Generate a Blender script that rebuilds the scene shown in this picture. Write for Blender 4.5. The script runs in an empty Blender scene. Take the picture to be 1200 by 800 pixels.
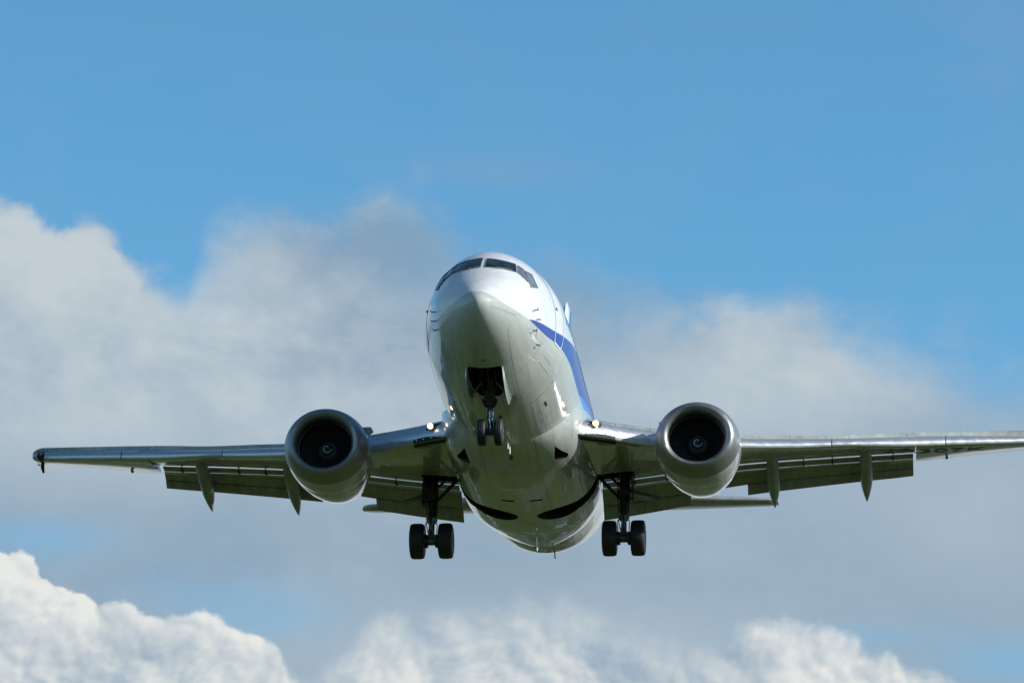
import bpy, bmesh, math, random
import numpy as np
from mathutils import Vector, Matrix, Euler
random.seed(7)
R = math.radians
scene = bpy.context.scene
C = scene.collection

# ------------------------------------------------------------------ camera, sky, sun, exposure
PITCH = R(2.5)                      # the airliner flies nose-up by this much
CAM_LOCAL = Vector((-104.27382597, -10.35329521, -32.73611152))      # eye point, in the airliner's own axes (x aft, y starboard, z up)
FWD = Vector((0.95489965, 0.08659226, 0.28402191))
ROLL = 0.006481978583285354
RY = Matrix.Rotation(PITCH, 4, 'Y')
cam_rot_world = RY @ CAM_LOCAL
ALT = 1.7 - cam_rot_world.z
AIR = Matrix.Translation((0, 0, ALT)) @ RY
f = FWD.normalized(); r = f.cross(Vector((0, 0, 1))).normalized(); u = r.cross(f)
cr, sr = math.cos(ROLL), math.sin(ROLL)
r2 = cr * r + sr * u; u2 = -sr * r + cr * u
m = Matrix((( r2.x, u2.x, -f.x, CAM_LOCAL.x), (r2.y, u2.y, -f.y, CAM_LOCAL.y), (r2.z, u2.z, -f.z, CAM_LOCAL.z), (0, 0, 0, 1)))
cd = bpy.data.cameras.new('camera'); cam = bpy.data.objects.new('camera', cd); C.objects.link(cam)
cam.matrix_world = AIR @ m
cd.sensor_width = 36.0; cd.lens = 5230.67 / 1200 * 36.0
cd.clip_start = 1.0; cd.clip_end = 60000
scene.camera = cam
vf = (RY.to_3x3() @ f)
AZ0 = math.atan2(vf.y, vf.x); EL0 = math.asin(vf.z)

SUN_EL, SUN_FWD = R(24), R(6)
sun_dir = Vector((-math.sin(SUN_FWD) * math.cos(SUN_EL), -math.cos(SUN_FWD) * math.cos(SUN_EL), math.sin(SUN_EL)))
sd = bpy.data.lights.new('sun', 'SUN'); sd.energy = 5.0; sd.angle = R(0.53); sd.color = (1.0, 0.965, 0.915)
so = bpy.data.objects.new('sun', sd); C.objects.link(so)
so.rotation_euler = sun_dir.to_track_quat('Z', 'Y').to_euler(); so.location = (0, 0, 200)

scene.view_settings.view_transform = 'Standard'; scene.view_settings.look = 'None'
scene.view_settings.exposure = 0.0; scene.view_settings.gamma = 1.0
scene.view_settings.use_curve_mapping = False

# ---- tiny helper to write shader maths
class G:
    def __init__(s, nt): s.nt = nt; s.N = nt.nodes; s.L = nt.links
    def link(s, a, sock):
        if isinstance(a, (int, float)): sock.default_value = a
        elif isinstance(a, tuple): sock.default_value = a if len(a) == len(sock.default_value) else a + (1.0,)
        else: s.L.new(a, sock)
    def m(s, op, a, b=None, c=None, clamp=False):
        n = s.N.new('ShaderNodeMath'); n.operation = op; n.use_clamp = clamp
        s.link(a, n.inputs[0])
        if b is not None: s.link(b, n.inputs[1])
        if c is not None: s.link(c, n.inputs[2])
        return n.outputs[0]
    def add(s, a, b): return s.m('ADD', a, b)
    def sub(s, a, b): return s.m('SUBTRACT', a, b)
    def mul(s, a, b): return s.m('MULTIPLY', a, b)
    def mad(s, a, b, c): return s.m('MULTIPLY_ADD', a, b, c)
    def step(s, x, lo, hi, o0=0.0, o1=1.0):
        n = s.N.new('ShaderNodeMapRange'); n.interpolation_type = 'SMOOTHSTEP'
        s.link(x, n.inputs[0]); s.link(lo, n.inputs[1]); s.link(hi, n.inputs[2]); n.inputs[3].default_value = o0; n.inputs[4].default_value = o1
        return n.outputs[0]
    def lin(s, x, lo, hi, o0=0.0, o1=1.0):
        n = s.N.new('ShaderNodeMapRange'); s.link(x, n.inputs[0]); n.inputs[1].default_value = lo; n.inputs[2].default_value = hi; n.inputs[3].default_value = o0; n.inputs[4].default_value = o1
        return n.outputs[0]
    def vec(s, x, y, z):
        n = s.N.new('ShaderNodeCombineXYZ'); s.link(x, n.inputs[0]); s.link(y, n.inputs[1]); s.link(z, n.inputs[2]); return n.outputs[0]
    def sep(s, v):
        n = s.N.new('ShaderNodeSeparateXYZ'); s.link(v, n.inputs[0]); return n.outputs
    def noise(s, v, scale, detail=6, rough=.55, dist=0.0, lac=2.0):
        n = s.N.new('ShaderNodeTexNoise'); s.link(v, n.inputs['Vector']); n.inputs['Scale'].default_value = scale
        n.inputs['Detail'].default_value = detail; n.inputs['Roughness'].default_value = rough; n.inputs['Distortion'].default_value = dist; n.inputs['Lacunarity'].default_value = lac
        return n.outputs['Fac']
    def vor(s, v, scale, detail=3, rough=.5):
        n = s.N.new('ShaderNodeTexVoronoi'); n.feature = 'F1'; n.normalize = True; s.link(v, n.inputs['Vector']); n.inputs['Scale'].default_value = scale
        n.inputs['Detail'].default_value = detail; n.inputs['Roughness'].default_value = rough
        return n.outputs['Distance']
    def white(s, v):
        n = s.N.new('ShaderNodeTexWhiteNoise'); n.noise_dimensions = '3D'; s.link(v, n.inputs['Vector']); return n.outputs['Value']
    def mix(s, t, a, b):
        n = s.N.new('ShaderNodeMix'); n.data_type = 'RGBA'; s.link(t, n.inputs[0]); s.link(a, n.inputs[6]); s.link(b, n.inputs[7]); return n.outputs[2]
    def curve(s, x, pts, lo, hi):
        """piecewise curve through pts (x, y); y is normalised by lo..hi"""
        n = s.N.new('ShaderNodeFloatCurve'); x0, x1 = pts[0][0], pts[-1][0]
        c = n.mapping.curves[0]
        q = [((a - x0) / (x1 - x0), (b - lo) / (hi - lo)) for a, b in pts]
        c.points[0].location = q[0]; c.points[1].location = q[-1]
        for p_ in q[1:-1]: c.points.new(*p_)
        n.mapping.use_clip = False; n.mapping.update()
        s.link(s.lin(x, x0, x1), n.inputs['Value'])
        return s.mad(n.outputs[0], hi - lo, lo)
    def blob(s, u, v, cu, cv, su, sv, amp):
        a = s.mul(s.sub(u, cu), 1.0 / su); b = s.mul(s.sub(v, cv), 1.0 / sv)
        d = s.mad(a, a, s.mul(b, b))
        return s.mul(s.m('POWER', 2.71828, s.mul(d, -1.0)), amp)

world = bpy.data.worlds.new('World'); scene.world = world; world.use_nodes = True
nt = world.node_tree; nt.nodes.clear(); g = G(nt)
SKY = nt.nodes.new('ShaderNodeTexSky'); SKY.sky_type = 'NISHITA'; SKY.sun_disc = False
SKY.sun_elevation = SUN_EL; SKY.sun_rotation = math.atan2(sun_dir.x, sun_dir.y)
SKY.altitude = 0; SKY.air_density = 1.0; SKY.dust_density = 0.3; SKY.ozone_density = 2.5
SKY_STR = 0.15; SKY_TINT = (.57, 1.0, 1.11)
tc = nt.nodes.new('ShaderNodeTexCoord')
dx, dy, dz = g.sep(tc.outputs['Generated'])
az = g.m('ARCTAN2', dy, dx); el = g.m('ARCSINE', dz)
K = 5230.67
# compass bearing and height above the horizon, in units of 1/5231 rad from the bearing the camera faces
U = g.add(g.mul(g.sub(az, AZ0), -K * math.cos(EL0)), 600.0)
V = g.add(g.mul(g.sub(el, EL0), -K), 400.0)
uv = g.vec(g.mul(U, .001), g.mul(V, .0013), 3.7)
n1 = g.noise(uv, 5.0, 9, .56, .25)            # broad billows
n2 = g.noise(uv, 16.0, 7, .58, .3)
n3 = g.noise(g.vec(g.mul(U, .001), g.mul(V, .002), 9.1), 2.6, 7, .5, .6)
c1 = g.sub(n1, .5); c2 = g.sub(n2, .5); c3 = g.sub(n3, .5)
def billow(du, dv):
    w1 = g.noise(g.vec(g.mul(U, .001), g.mul(V, .001), 7.7), 12.0, 4, .55)
    w2 = g.noise(g.vec(g.mul(U, .001), g.mul(V, .001), 2.2), 12.0, 4, .55)
    uu = g.mad(g.sub(w1, .5), .045, g.mad(U, .001, du)); vv = g.mad(g.sub(w2, .5), .045, g.mad(V, .0011, dv))
    return g.vor(g.vec(uu, vv, 1.3), 11.0, 3, .5)
h0 = billow(0.0, 0.0); h1 = billow(.009, -.007)
relief = g.sub(h1, h0)
wob = g.add(g.mad(c1, 140.0, g.mul(c2, 50.0)), g.mul(g.sub(.42, h0), g.step(U, 200, 260, 60.0, 26.0)))
# big grey-white deck: height of its upper edge along the bearing
top = g.curve(U, [(-700, 330), (-250, 230), (0, 252), (60, 276), (110, 268), (150, 300), (178, 312), (207, 316), (230, 292), (252, 258), (300, 243), (345, 234), (395, 238), (430, 212), (480, 208), (520, 238),
                  (580, 262), (650, 262), (690, 285), (730, 320), (800, 338), (860, 348), (930, 335), (985, 372), (1060, 392), (1120, 392), (1160, 405), (1210, 410), (1500, 330), (2000, 420)], 100, 600)
d1 = g.add(g.sub(g.sub(V, 14.0), top), wob)
soft = g.curve(U, [(-700, 60), (0, 24), (175, 30), (225, 95), (260, 80), (430, 60), (560, 110), (700, 130), (860, 45), (1100, 110), (2000, 80)], 0, 200)
a1 = g.step(d1, g.mul(soft, -.45), g.mul(soft, .9))
# thinner where the deck is only veil
thin = g.add(g.add(g.blob(U, V, 620, 295, 150, 60, .52), g.blob(U, V, 1175, 450, 80, 50, .40)), g.add(g.blob(U, V, 40, 640, 85, 24, .75), g.blob(U, V, 300, 722, 90, 28, .45)))
thin = g.add(thin, g.add(g.blob(U, V, 222, 310, 48, 50, .45), g.blob(U, V, 1160, 780, 80, 26, .8)))
thin = g.add(thin, g.add(g.blob(U, V, 240, 690, 90, 20, .35), g.blob(U, V, 1010, 748, 110, 16, .45)))
thin = g.mul(thin, g.add(.75, g.mul(c1, 1.6)))
a1 = g.m('SUBTRACT', a1, thin, clamp=True)
# light in the deck
B = g.add(g.blob(U, V, 40, 390, 190, 130, .62), g.blob(U, V, 330, 330, 90, 60, .30))
B = g.add(B, g.blob(U, V, 560, 500, 330, 70, .26)); B = g.add(B, g.blob(U, V, 300, 255, 90, 26, .22))
B = g.add(B, g.blob(U, V, 480, 232, 60, 28, .20)); B = g.add(B, g.blob(U, V, 930, 440, 170, 80, .42))
B = g.add(B, g.blob(U, V, 880, 360, 50, 22, .25)); B = g.add(B, g.blob(U, V, 1130, 590, 110, 70, .22))
B = g.add(B, g.blob(U, V, 150, 520, 240, 60, .22)); B = g.add(B, g.blob(U, V, 270, 395, 120, 60, .22))
B = g.add(B, g.blob(U, V, 760, 340, 100, 26, -.22)); B = g.add(B, g.blob(U, V, 300, 590, 260, 45, -.04))
B = g.add(B, g.blob(U, V, 700, 670, 420, 40, -.02)); B = g.add(B, g.blob(U, V, 640, 775, 240, 60, .40))
calm = g.mul(g.step(V, 440, 560, 1.0, .30), g.step(U, 350, 600, 1.0, .7))
B = g.add(B, g.mul(calm, g.add(g.mul(c1, 1.25), g.add(g.mul(c2, .7), g.mul(c3, .9)))))
B = g.add(B, g.add(g.blob(U, V, 420, 275, 230, 50, -.34), g.blob(U, V, 640, 330, 120, 60, -.22)))
B = g.add(B, g.mul(g.mul(g.step(d1, -10, 25), g.step(d1, 25, 110, 1.0, 0.0)), g.step(U, 180, 420, .28, .10)))
B = g.m('ADD', B, g.mad(g.mul(relief, calm), .8, .24), clamp=True)
deck = g.mix(B, (.245, .360, .480), (.560, .625, .660))
# lower, crisp white cumulus: rounded billows, lit from the sun's side (the right)
n4 = g.noise(g.vec(g.mul(U, .001), g.mul(V, .001), 1.3), 5.0, 10, .60, .35)
n5 = g.noise(g.vec(g.mul(U, .001), g.mul(V, .001), 5.3), 40.0, 6, .6, .2)
c4 = g.sub(n4, .5); c5 = g.sub(n5, .5)
top2 = g.curve(U, [(-700, 600), (-120, 695), (-20, 662), (15, 655), (60, 680), (100, 700), (150, 704), (190, 716), (240, 716), (280, 738), (330, 752), (355, 782), (400, 770), (470, 722), (560, 724), (640, 712), (720, 724),
                   (790, 755), (830, 752), (880, 738), (930, 736), (985, 750), (1040, 778), (1090, 786), (1140, 822), (1400, 850), (2000, 700)], 500, 900)
d2 = g.add(g.sub(g.sub(V, g.step(U, 0, 260, 2.0, 10.0)), top2), g.add(g.mad(c4, 70.0, g.mul(c5, 14.0)), g.mul(g.sub(.42, h0), 85.0)))
soft2 = g.curve(U, [(-700, 12), (320, 10), (400, 60), (600, 60), (760, 60), (850, 34), (1130, 16), (2000, 12)], 0, 100)
a2 = g.step(d2, g.mul(soft2, -.35), g.mul(soft2, 1.0))
bri = g.add(g.step(d2, 0, 60, .30, .0), g.add(.52, g.mad(c4, 2.0, g.mad(c5, .35, g.mul(relief, 3.6)))))
bri = g.add(bri, g.mul(g.sub(.40, h0), .55))
bri = g.add(bri, g.blob(U, V, 60, 680, 110, 50, .20)); bri = g.add(bri, g.blob(U, V, 180, 775, 160, 34, -.14))
bri = g.add(bri, g.blob(U, V, 640, 735, 330, 44, -.26)); bri = g.m('ADD', bri, g.add(g.blob(U, V, 835, 772, 60, 26, -.30), g.blob(U, V, 960, 760, 260, 90, -.16)), clamp=True)
cum = g.mix(bri, (.340, .440, .540), (.800, .815, .790))
# elsewhere in the sky: scattered clouds
dirn = g.vec(dx, dy, g.mul(dz, 2.2))
far = g.noise(dirn, 3.2, 8, .58, .3)
a3 = g.mul(g.step(far, .48, .64), g.mul(g.step(dz, -.02, .10), g.step(dz, .30, .62, 1.0, .12)))
cumf = g.mix(g.step(far, .5, .72), (.58, .62, .65), (.24, .30, .38))
near = g.mul(g.step(g.m('ABSOLUTE', g.sub(U, 600.0)), 900, 1500, 1.0, 0.0), g.mul(g.step(V, -900, -300, 0.0, 1.0), g.step(dx, .2, .5)))
skyc = nt.nodes.new('ShaderNodeMix'); skyc.data_type = 'RGBA'; skyc.blend_type = 'MULTIPLY'; skyc.inputs[0].default_value = 1.0
nt.links.new(SKY.outputs[0], skyc.inputs[6]); skyc.inputs[7].default_value = SKY_TINT + (1.0,)
inv = 1.0 / SKY_STR
def sc(c):
    n = nt.nodes.new('ShaderNodeVectorMath'); n.operation = 'SCALE'; g.link(c, n.inputs[0]); n.inputs[3].default_value = inv; return n.outputs[0]
base = skyc.outputs[2]
veil = g.mul(g.add(g.add(g.blob(U, V, 1165, 90, 80, 75, .75), g.blob(U, V, 590, 198, 130, 24, .7)), .10), g.step(n1, .36, .66))
here = g.mix(a2, g.mix(g.mul(a1, .97), g.mix(g.mul(veil, .55), base, sc((.24, .37, .52))), sc(deck)), sc(cum))
haze = g.mul(g.step(dz, .02, .32, 1.0, 0.0), .92)
there = g.mix(a3, g.mix(haze, g.mix(g.step(dz, .3, .75, 0.0, .55), base, sc((.02, .05, .12))), sc((.33, .42, .53))), sc(cumf))
col = g.mix(near, there, here)
bg = nt.nodes.new('ShaderNodeBackground'); nt.links.new(col, bg.inputs[0]); bg.inputs[1].default_value = SKY_STR
world.cycles.sampling_method = 'MANUAL'; world.cycles.sample_map_resolution = 512
wo = nt.nodes.new('ShaderNodeOutputWorld'); nt.links.new(bg.outputs[0], wo.inputs[0])

# ------------------------------------------------------------------ materials
def mat(name, base, rough=.4, metal=0.0, coat=0.0, coat_rough=.04, build=None, spec=.5):
    m_ = bpy.data.materials.new(name); m_.use_nodes = True
    t = m_.node_tree; b = t.nodes['Principled BSDF']
    b.inputs['Base Color'].default_value = tuple(base) + (1.0,)
    b.inputs['Roughness'].default_value = rough; b.inputs['Metallic'].default_value = metal
    b.inputs['Coat Weight'].default_value = coat; b.inputs['Coat Roughness'].default_value = coat_rough
    b.inputs['Specular IOR Level'].default_value = spec
    if build: build(G(t), b)
    return m_
def obj_co(g):
    n = g.N.new('ShaderNodeTexCoord'); return n.outputs['Object']
def bump(g, b, h, strength, dist=.01, coat=True):
    n = g.N.new('ShaderNodeBump'); n.inputs['Strength'].default_value = strength; n.inputs['Distance'].default_value = dist
    g.link(h, n.inputs['Height']); g.L.new(n.outputs[0], b.inputs['Normal'])
    if coat: g.L.new(n.outputs[0], b.inputs['Coat Normal'])
def line(g, x, at, w):
    return g.step(g.m('ABSOLUTE', g.sub(x, at)), w * .5, w, 1.0, 0.0)
def grime(g, co, amt=.18, sc=(1, 1, 1)):
    """wear: streaks and smudges in the paint, runs aft with the airflow"""
    x, y, z = g.sep(co)
    a = g.noise(g.vec(g.mul(x, .35), g.mul(y, 2.6), g.mul(z, 2.6)), 1.6, 6, .6)
    b_ = g.noise(co, 7.0, 5, .6)
    return g.lin(g.mad(a, .75, g.mul(b_, .25)), .35, .65, 1.0 - amt, 1.0)
def mulc(g, c, f_):
    n = g.N.new('ShaderNodeMix'); n.data_type = 'RGBA'; n.blend_type = 'MULTIPLY'; n.inputs[0].default_value = 1.0
    g.link(c, n.inputs[6]); g.L.new(g.vec(f_, f_, f_), n.inputs[7]); return n.outputs[2]
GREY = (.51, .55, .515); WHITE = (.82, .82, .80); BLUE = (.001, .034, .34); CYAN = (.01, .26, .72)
def livery(g, b):
    co = obj_co(g); x, y, z = g.sep(co)
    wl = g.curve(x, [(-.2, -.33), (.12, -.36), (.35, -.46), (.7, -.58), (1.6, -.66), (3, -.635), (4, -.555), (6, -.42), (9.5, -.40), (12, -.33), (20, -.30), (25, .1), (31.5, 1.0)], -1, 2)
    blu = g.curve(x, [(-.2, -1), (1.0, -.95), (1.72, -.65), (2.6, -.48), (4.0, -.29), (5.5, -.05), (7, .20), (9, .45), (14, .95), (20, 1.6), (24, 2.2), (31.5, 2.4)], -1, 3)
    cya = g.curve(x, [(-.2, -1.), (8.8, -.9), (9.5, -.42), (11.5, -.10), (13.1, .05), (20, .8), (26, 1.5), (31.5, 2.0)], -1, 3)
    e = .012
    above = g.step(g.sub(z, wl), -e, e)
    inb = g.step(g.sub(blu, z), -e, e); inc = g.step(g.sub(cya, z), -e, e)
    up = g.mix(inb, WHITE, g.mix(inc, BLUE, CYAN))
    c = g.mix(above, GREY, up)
    # skin joints, hatches and rivet rows
    ax = g.m('ABSOLUTE', y)
    ln = g.mul(line(g, x, .72, .010), .35)
    for s in (3.05, 5.55, 8.1, 10.7, 13.3, 17.6, 20.2): ln = g.m('MAXIMUM', ln, line(g, x, s, .012))
    for s, x0, x1 in ((.70, 1.0, 5.55), (1.52, 2.2, 5.5), (1.05, 5.55, 9.0), (.28, 4.2, 9.0)):
        ln = g.m('MAXIMUM', ln, g.mul(g.mul(line(g, ax, s, .010), g.step(z, -1.0, -1.1)), g.mul(g.step(x, x0, x0 + .01), g.step(x, x1, x1 + .01, 1.0, 0.0))))
    # short cuts of the hatch edges
    for s, x0, x1, z0 in ((-.74, .25, 1.05, -.95), (-.86, 2.4, 3.3, -1.05), (-1.02, 3.6, 4.6, -1.0), (-1.20, 3.6, 4.9, -1.2)):
        ln = g.m('MAXIMUM', ln, g.mul(line(g, z, s, .010), g.mul(g.step(x, x0, x0 + .01), g.step(x, x1, x1 + .01, 1.0, 0.0))))
    red = g.mul(line(g, x, 5.56, .020), g.mul(g.step(z, -1.90, -1.87), g.mul(g.step(z, -.92, -.88, 1.0, 0.0), g.step(y, -.75, -.80))))
    red = g.m('MAXIMUM', red, g.mul(line(g, g.add(x, g.mul(z, .8)), 1.84, .03), g.mul(g.step(z, -.88, -.86), g.mul(g.step(z, -.66, -.64, 1.0, 0.0), g.step(y, -1.0, -1.1)))))
    ang = g.m('ARCTAN2', y, z)
    cell = g.white(g.vec(g.m('FLOOR', g.mul(x, .79)), g.m('FLOOR', g.mul(ang, 2.6)), 0.0))
    c = mulc(g, c, g.lin(cell, 0, 1, .955, 1.0)); c = mulc(g, c, grime(g, co, .15))
    # dirt and fluid runs on the belly, drawn out along the airflow
    st = g.noise(g.vec(g.mul(x, .22), g.mul(y, 5.5), g.mul(z, 1.0)), 1.4, 6, .65)
    c = mulc(g, c, g.sub(1.0, g.mul(g.mul(g.step(st, .48, .68), g.step(z, -1.25, -1.75)), .42)))
    c = g.mix(g.mul(ln, .55), c, (.05, .05, .05))
    c = g.mix(red, c, (.45, .03, .02))
    g.L.new(c, b.inputs['Base Color'])
    h = g.add(g.mul(g.noise(co, 1.1, 3, .5), 1.0), g.mul(g.noise(g.vec(g.mul(x, .9), g.mul(y, 2.5), g.mul(z, 2.5)), 1.7, 2, .5), .6))
    h = g.sub(h, g.mul(ln, .08))
    h = g.add(h, g.mul(g.noise(co, 5.5, 3, .5), .10)); bump(g, b, h, .20, .03)
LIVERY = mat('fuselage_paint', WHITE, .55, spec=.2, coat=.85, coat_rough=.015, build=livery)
def greypaint(base, coatr=.05, amt=.25, lines=None):
    def f_(g, b):
        co = obj_co(g); c = mulc(g, tuple(base), grime(g, co, amt))
        x, y, z = g.sep(co)
        cell = g.white(g.vec(g.m('FLOOR', g.mul(x, 1.1)), g.m('FLOOR', g.mul(y, 1.37)), 0.0)); c = mulc(g, c, g.lin(cell, 0, 1, .90, 1.0))
        st = g.noise(g.vec(g.mul(x, .25), g.mul(y, 4.5), 0.0), 1.6, 6, .65); c = mulc(g, c, g.lin(g.step(st, .5, .7), 0, 1, 1.0, .72))
        if lines:
            ln = None
            for ax_, s in lines:
                q = line(g, g.m('ABSOLUTE', (x, y, z)[ax_]), s, .014); ln = q if ln is None else g.m('MAXIMUM', ln, q)
            c = g.mix(g.mul(ln, .6), c, (.04, .04, .04))
        g.L.new(c, b.inputs['Base Color'])
        bump(g, b, g.noise(co, 1.4, 3, .5), .3, .02)
    return f_
WINGP = mat('wing_grey_paint', GREY, .35, coat=.9, coat_rough=.06, build=greypaint((.47, .50, .46), amt=.35, lines=[(1, v_) for v_ in (2.7, 3.6, 5.7, 7.3, 8.9, 10.5, 12.0)]))
FAIR = mat('belly_grey_paint', GREY, .32, coat=1.0, coat_rough=.03, build=greypaint(GREY, amt=.25, lines=[(1, .72), (0, 10.7), (0, 13.35), (0, 16.4)]))
FLAPP = mat('flap_grey_paint', GREY, .45, coat=.35, coat_rough=.15, build=greypaint((.37, .39, .35), amt=.35))
NACP = mat('nacelle_grey_paint', GREY, .3, coat=1.0, coat_rough=.03, build=greypaint((.56, .585, .56), amt=.2, lines=[(0, 10.72), (0, 11.75)]))
def metalf(g, b):
    co = obj_co(g); x, y, z = g.sep(co)
    n = g.noise(g.vec(g.mul(x, 3.0), g.mul(y, .8), g.mul(z, 3.0)), 3.0, 5, .6)
    c = g.mix(n, (.55, .56, .565), (.68, .685, .68)); g.L.new(c, b.inputs['Base Color'])
    g.L.new(g.lin(n, .3, .7, .26, .40), b.inputs['Roughness']); bump(g, b, g.noise(co, 2.0, 3, .5), .25, .012, coat=False)
METAL = mat('polished_metal', (.7, .7, .7), .2, metal=.72, build=metalf)
def lipf(g, b):
    co = obj_co(g); n = g.noise(co, 5.0, 4, .6)
    g.L.new(g.mix(n, (.27, .275, .27), (.36, .36, .35)), b.inputs['Base Color']); g.L.new(g.lin(n, .3, .7, .34, .46), b.inputs['Roughness'])
LIP = mat('brushed_metal', (.6, .6, .6), .35, metal=.75, build=lipf)
def darkf(a, b2, sc_=6.0):
    def f_(g, b):
        n = g.noise(obj_co(g), sc_, 5, .6); g.L.new(g.mix(g.lin(n, .35, .65), a, b2), b.inputs['Base Color'])
    return f_
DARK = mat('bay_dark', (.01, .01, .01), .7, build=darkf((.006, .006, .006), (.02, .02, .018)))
INTAKE = mat('intake_liner', (.03, .03, .03), .55, build=darkf((.020, .021, .022), (.04, .04, .042)))
FANM = mat('fan_titanium', (.05, .05, .055), .45, metal=.4, build=darkf((.06, .06, .065), (.12, .12, .125)))
def spinf(g, b):
    co = obj_co(g); x, y, z = g.sep(co)
    g.L.new(g.mix(g.step(x, 9.99, 9.995), (.03, .031, .033), (.17, .175, .18)), b.inputs['Base Color'])
SPIN = mat('spinner_grey', (.05, .05, .055), .4, build=spinf)
def rubberf(g, b):
    co = obj_co(g); x, y, z = g.sep(co); n = g.noise(co, 9.0, 5, .6)
    g.L.new(g.mix(n, (.008, .008, .0085), (.020, .0195, .019)), b.inputs['Base Color'])
    bump(g, b, g.m('SINE', g.mul(y, 130.0)), .35, .006, coat=False)
RUBBER = mat('tyre_rubber', (.02, .02, .02), .6, build=rubberf)
STEEL = mat('gear_steel', (.3, .3, .3), .35, metal=.5, build=darkf((.05, .052, .05), (.14, .14, .135), 4.0))
CHROME = mat('oleo_chrome', (.7, .7, .7), .12, metal=1.0, build=darkf((.6, .6, .6), (.75, .75, .75)))
GEARW = mat('gear_grey_paint', (.3, .31, .3), .4, coat=.4, build=darkf((.16, .17, .16), (.30, .31, .30), 3.0))
DARKST = mat('dark_hydraulics', (.03, .03, .03), .5, build=darkf((.012, .013, .012), (.045, .045, .04), 8.0))
WHITEP = mat('white_paint', WHITE, .3, coat=1.0, build=darkf((.74, .75, .76), (.82, .83, .84), 2.0))
def finf(g, b):
    co = obj_co(g); x, y, z = g.sep(co)
    le = g.sub(x, g.mad(z, .80, 21.9)); c = g.mix(g.step(le, .50, .53), WHITE, mulc(g, BLUE, grime(g, co, .1)))
    g.L.new(g.mix(g.step(z, 7.78, 7.8), c, WHITE), b.inputs['Base Color'])
FINP = mat('fin_blue_paint', BLUE, .3, coat=1.0, build=finf)
def glassf(g, b):
    co = obj_co(g); n = g.noise(co, 3.0, 4, .6)
    g.L.new(g.mix(g.lin(n, .4, .62), (.004, .010, .014), (.02, .04, .045)), b.inputs['Base Color'])
GLASS = mat('cockpit_glass', (.008, .014, .018), .04, build=glassf, spec=.35)
GLASS_LIT = mat('sunlit_side_glass', (.10, .11, .12), .10, coat=1.0, coat_rough=.01, build=darkf((.09, .10, .11), (.22, .23, .25), 2.5))  # paler glass for the sunlit port side windows, brightness put into the colour
FRAME = mat('window_frame_metal', (.35, .36, .36), .4, metal=.5, build=darkf((.22, .23, .23), (.36, .37, .37)))
BLACK = mat('black_paint', (.012, .012, .012), .4, build=darkf((.008, .008, .008), (.018, .018, .018)))
REDL = mat('red_lens', (.25, .01, .01), .15, build=darkf((.2, .01, .01), (.3, .015, .015)))
def emit(name, col, st):
    m_ = bpy.data.materials.new(name); m_.use_nodes = True; b = m_.node_tree.nodes['Principled BSDF']
    b.inputs['Base Color'].default_value = col + (1,); b.inputs['Emission Color'].default_value = col + (1,); b.inputs['Emission Strength'].default_value = st; return m_
LAMP = emit('landing_lamp_glow', (1.0, .84, .58), 10.0)
LENS = emit('landing_lens_glow', (1.0, .66, .30), 2.4)
def groundf(g, b):
    co = obj_co(g); x, y, z = g.sep(co)
    big = g.noise(co, .006, 5, .55, .5); mid = g.noise(co, .035, 5, .6); fine = g.noise(co, .9, 6, .6)
    c = g.mix(g.lin(mid, .36, .62), (.031, .050, .008), (.083, .108, .018))
    c = g.mix(g.step(big, .50, .60), c, (.014, .027, .006))           # darker rough grass and scrub
    c = g.mix(g.mul(g.step(g.noise(co, .018, 4, .6, .8), .64, .67), .85), c, (.17, .16, .11))    # dry and bare patches
    c = mulc(g, c, g.lin(fine, .3, .7, .75, 1.15))
    refl_patch = g.noise(g.vec(g.mul(x, .6), y, 2.0), .045, 6, .7, .4)
    refl_patch = g.mul(g.step(refl_patch, .555, .57), g.mul(g.step(x, 90.0, 160.0), g.step(g.noise(co, .006, 3, .5), .45, .52)))
    c = g.mix(refl_patch, c, g.mix(g.step(g.noise(co, .11, 3, .5), .49, .5), (.62, .60, .54), (.12, .16, .18)))         # unseen apron and roof patches, added aft to break up the skin's reflections
    # perimeter road and runway with pale concrete
    road = g.step(g.m('ABSOLUTE', g.sub(x, 62.0)), 3.4, 3.6, 1.0, 0.0)
    rwy = g.mul(g.step(g.m('ABSOLUTE', g.add(y, 0.0)), 22.5, 23.0, 1.0, 0.0), g.step(x, 420.0, 421.0))
    c = g.mix(road, c, (.06, .06, .058)); c = g.mix(rwy, c, (.22, .21, .20))
    g.L.new(c, b.inputs['Base Color'])
GROUND = mat('ground_grass', (.06, .09, .03), .9, build=groundf, spec=.2)
# ------------------------------------------------------------------ mesh helpers
def link_mesh(name, me, material, parent=None, smooth=True, angle=35):
    me.name = name
    if material is not None and not me.materials:
        me.materials.append(material)
    if smooth:
        me.shade_smooth(); me.set_sharp_from_angle(angle=R(angle))
    o = bpy.data.objects.new(name, me); C.objects.link(o)
    if parent is not None: o.parent = parent
    return o
def bm_obj(name, bm, material, parent=None, smooth=True, angle=35, fix=True):
    if fix: bmesh.ops.recalc_face_normals(bm, faces=bm.faces)
    me = bpy.data.meshes.new(name); bm.to_mesh(me); bm.free()
    mats_ = material if isinstance(material, (list, tuple)) else [material]
    for q in mats_: me.materials.append(q)
    return link_mesh(name, me, None, parent, smooth, angle)
def add_loft(bm, rings, closed=True, cap0=True, cap1=True, mi=0):
    V_ = [[bm.verts.new(p) for p in rg] for rg in rings]
    n = len(rings[0])
    for a, b in zip(V_, V_[1:]):
        for i in range(n if closed else n - 1):
            j = (i + 1) % n
            q = [a[i], a[j], b[j], b[i]]
            try:
                f_ = bm.faces.new(q); f_.material_index = mi
            except ValueError: pass
    for rg, c in ((V_[0], cap0), (V_[-1], cap1)):
        if c and closed:
            f_ = bm.faces.new(rg); f_.material_index = mi
    return V_
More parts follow.
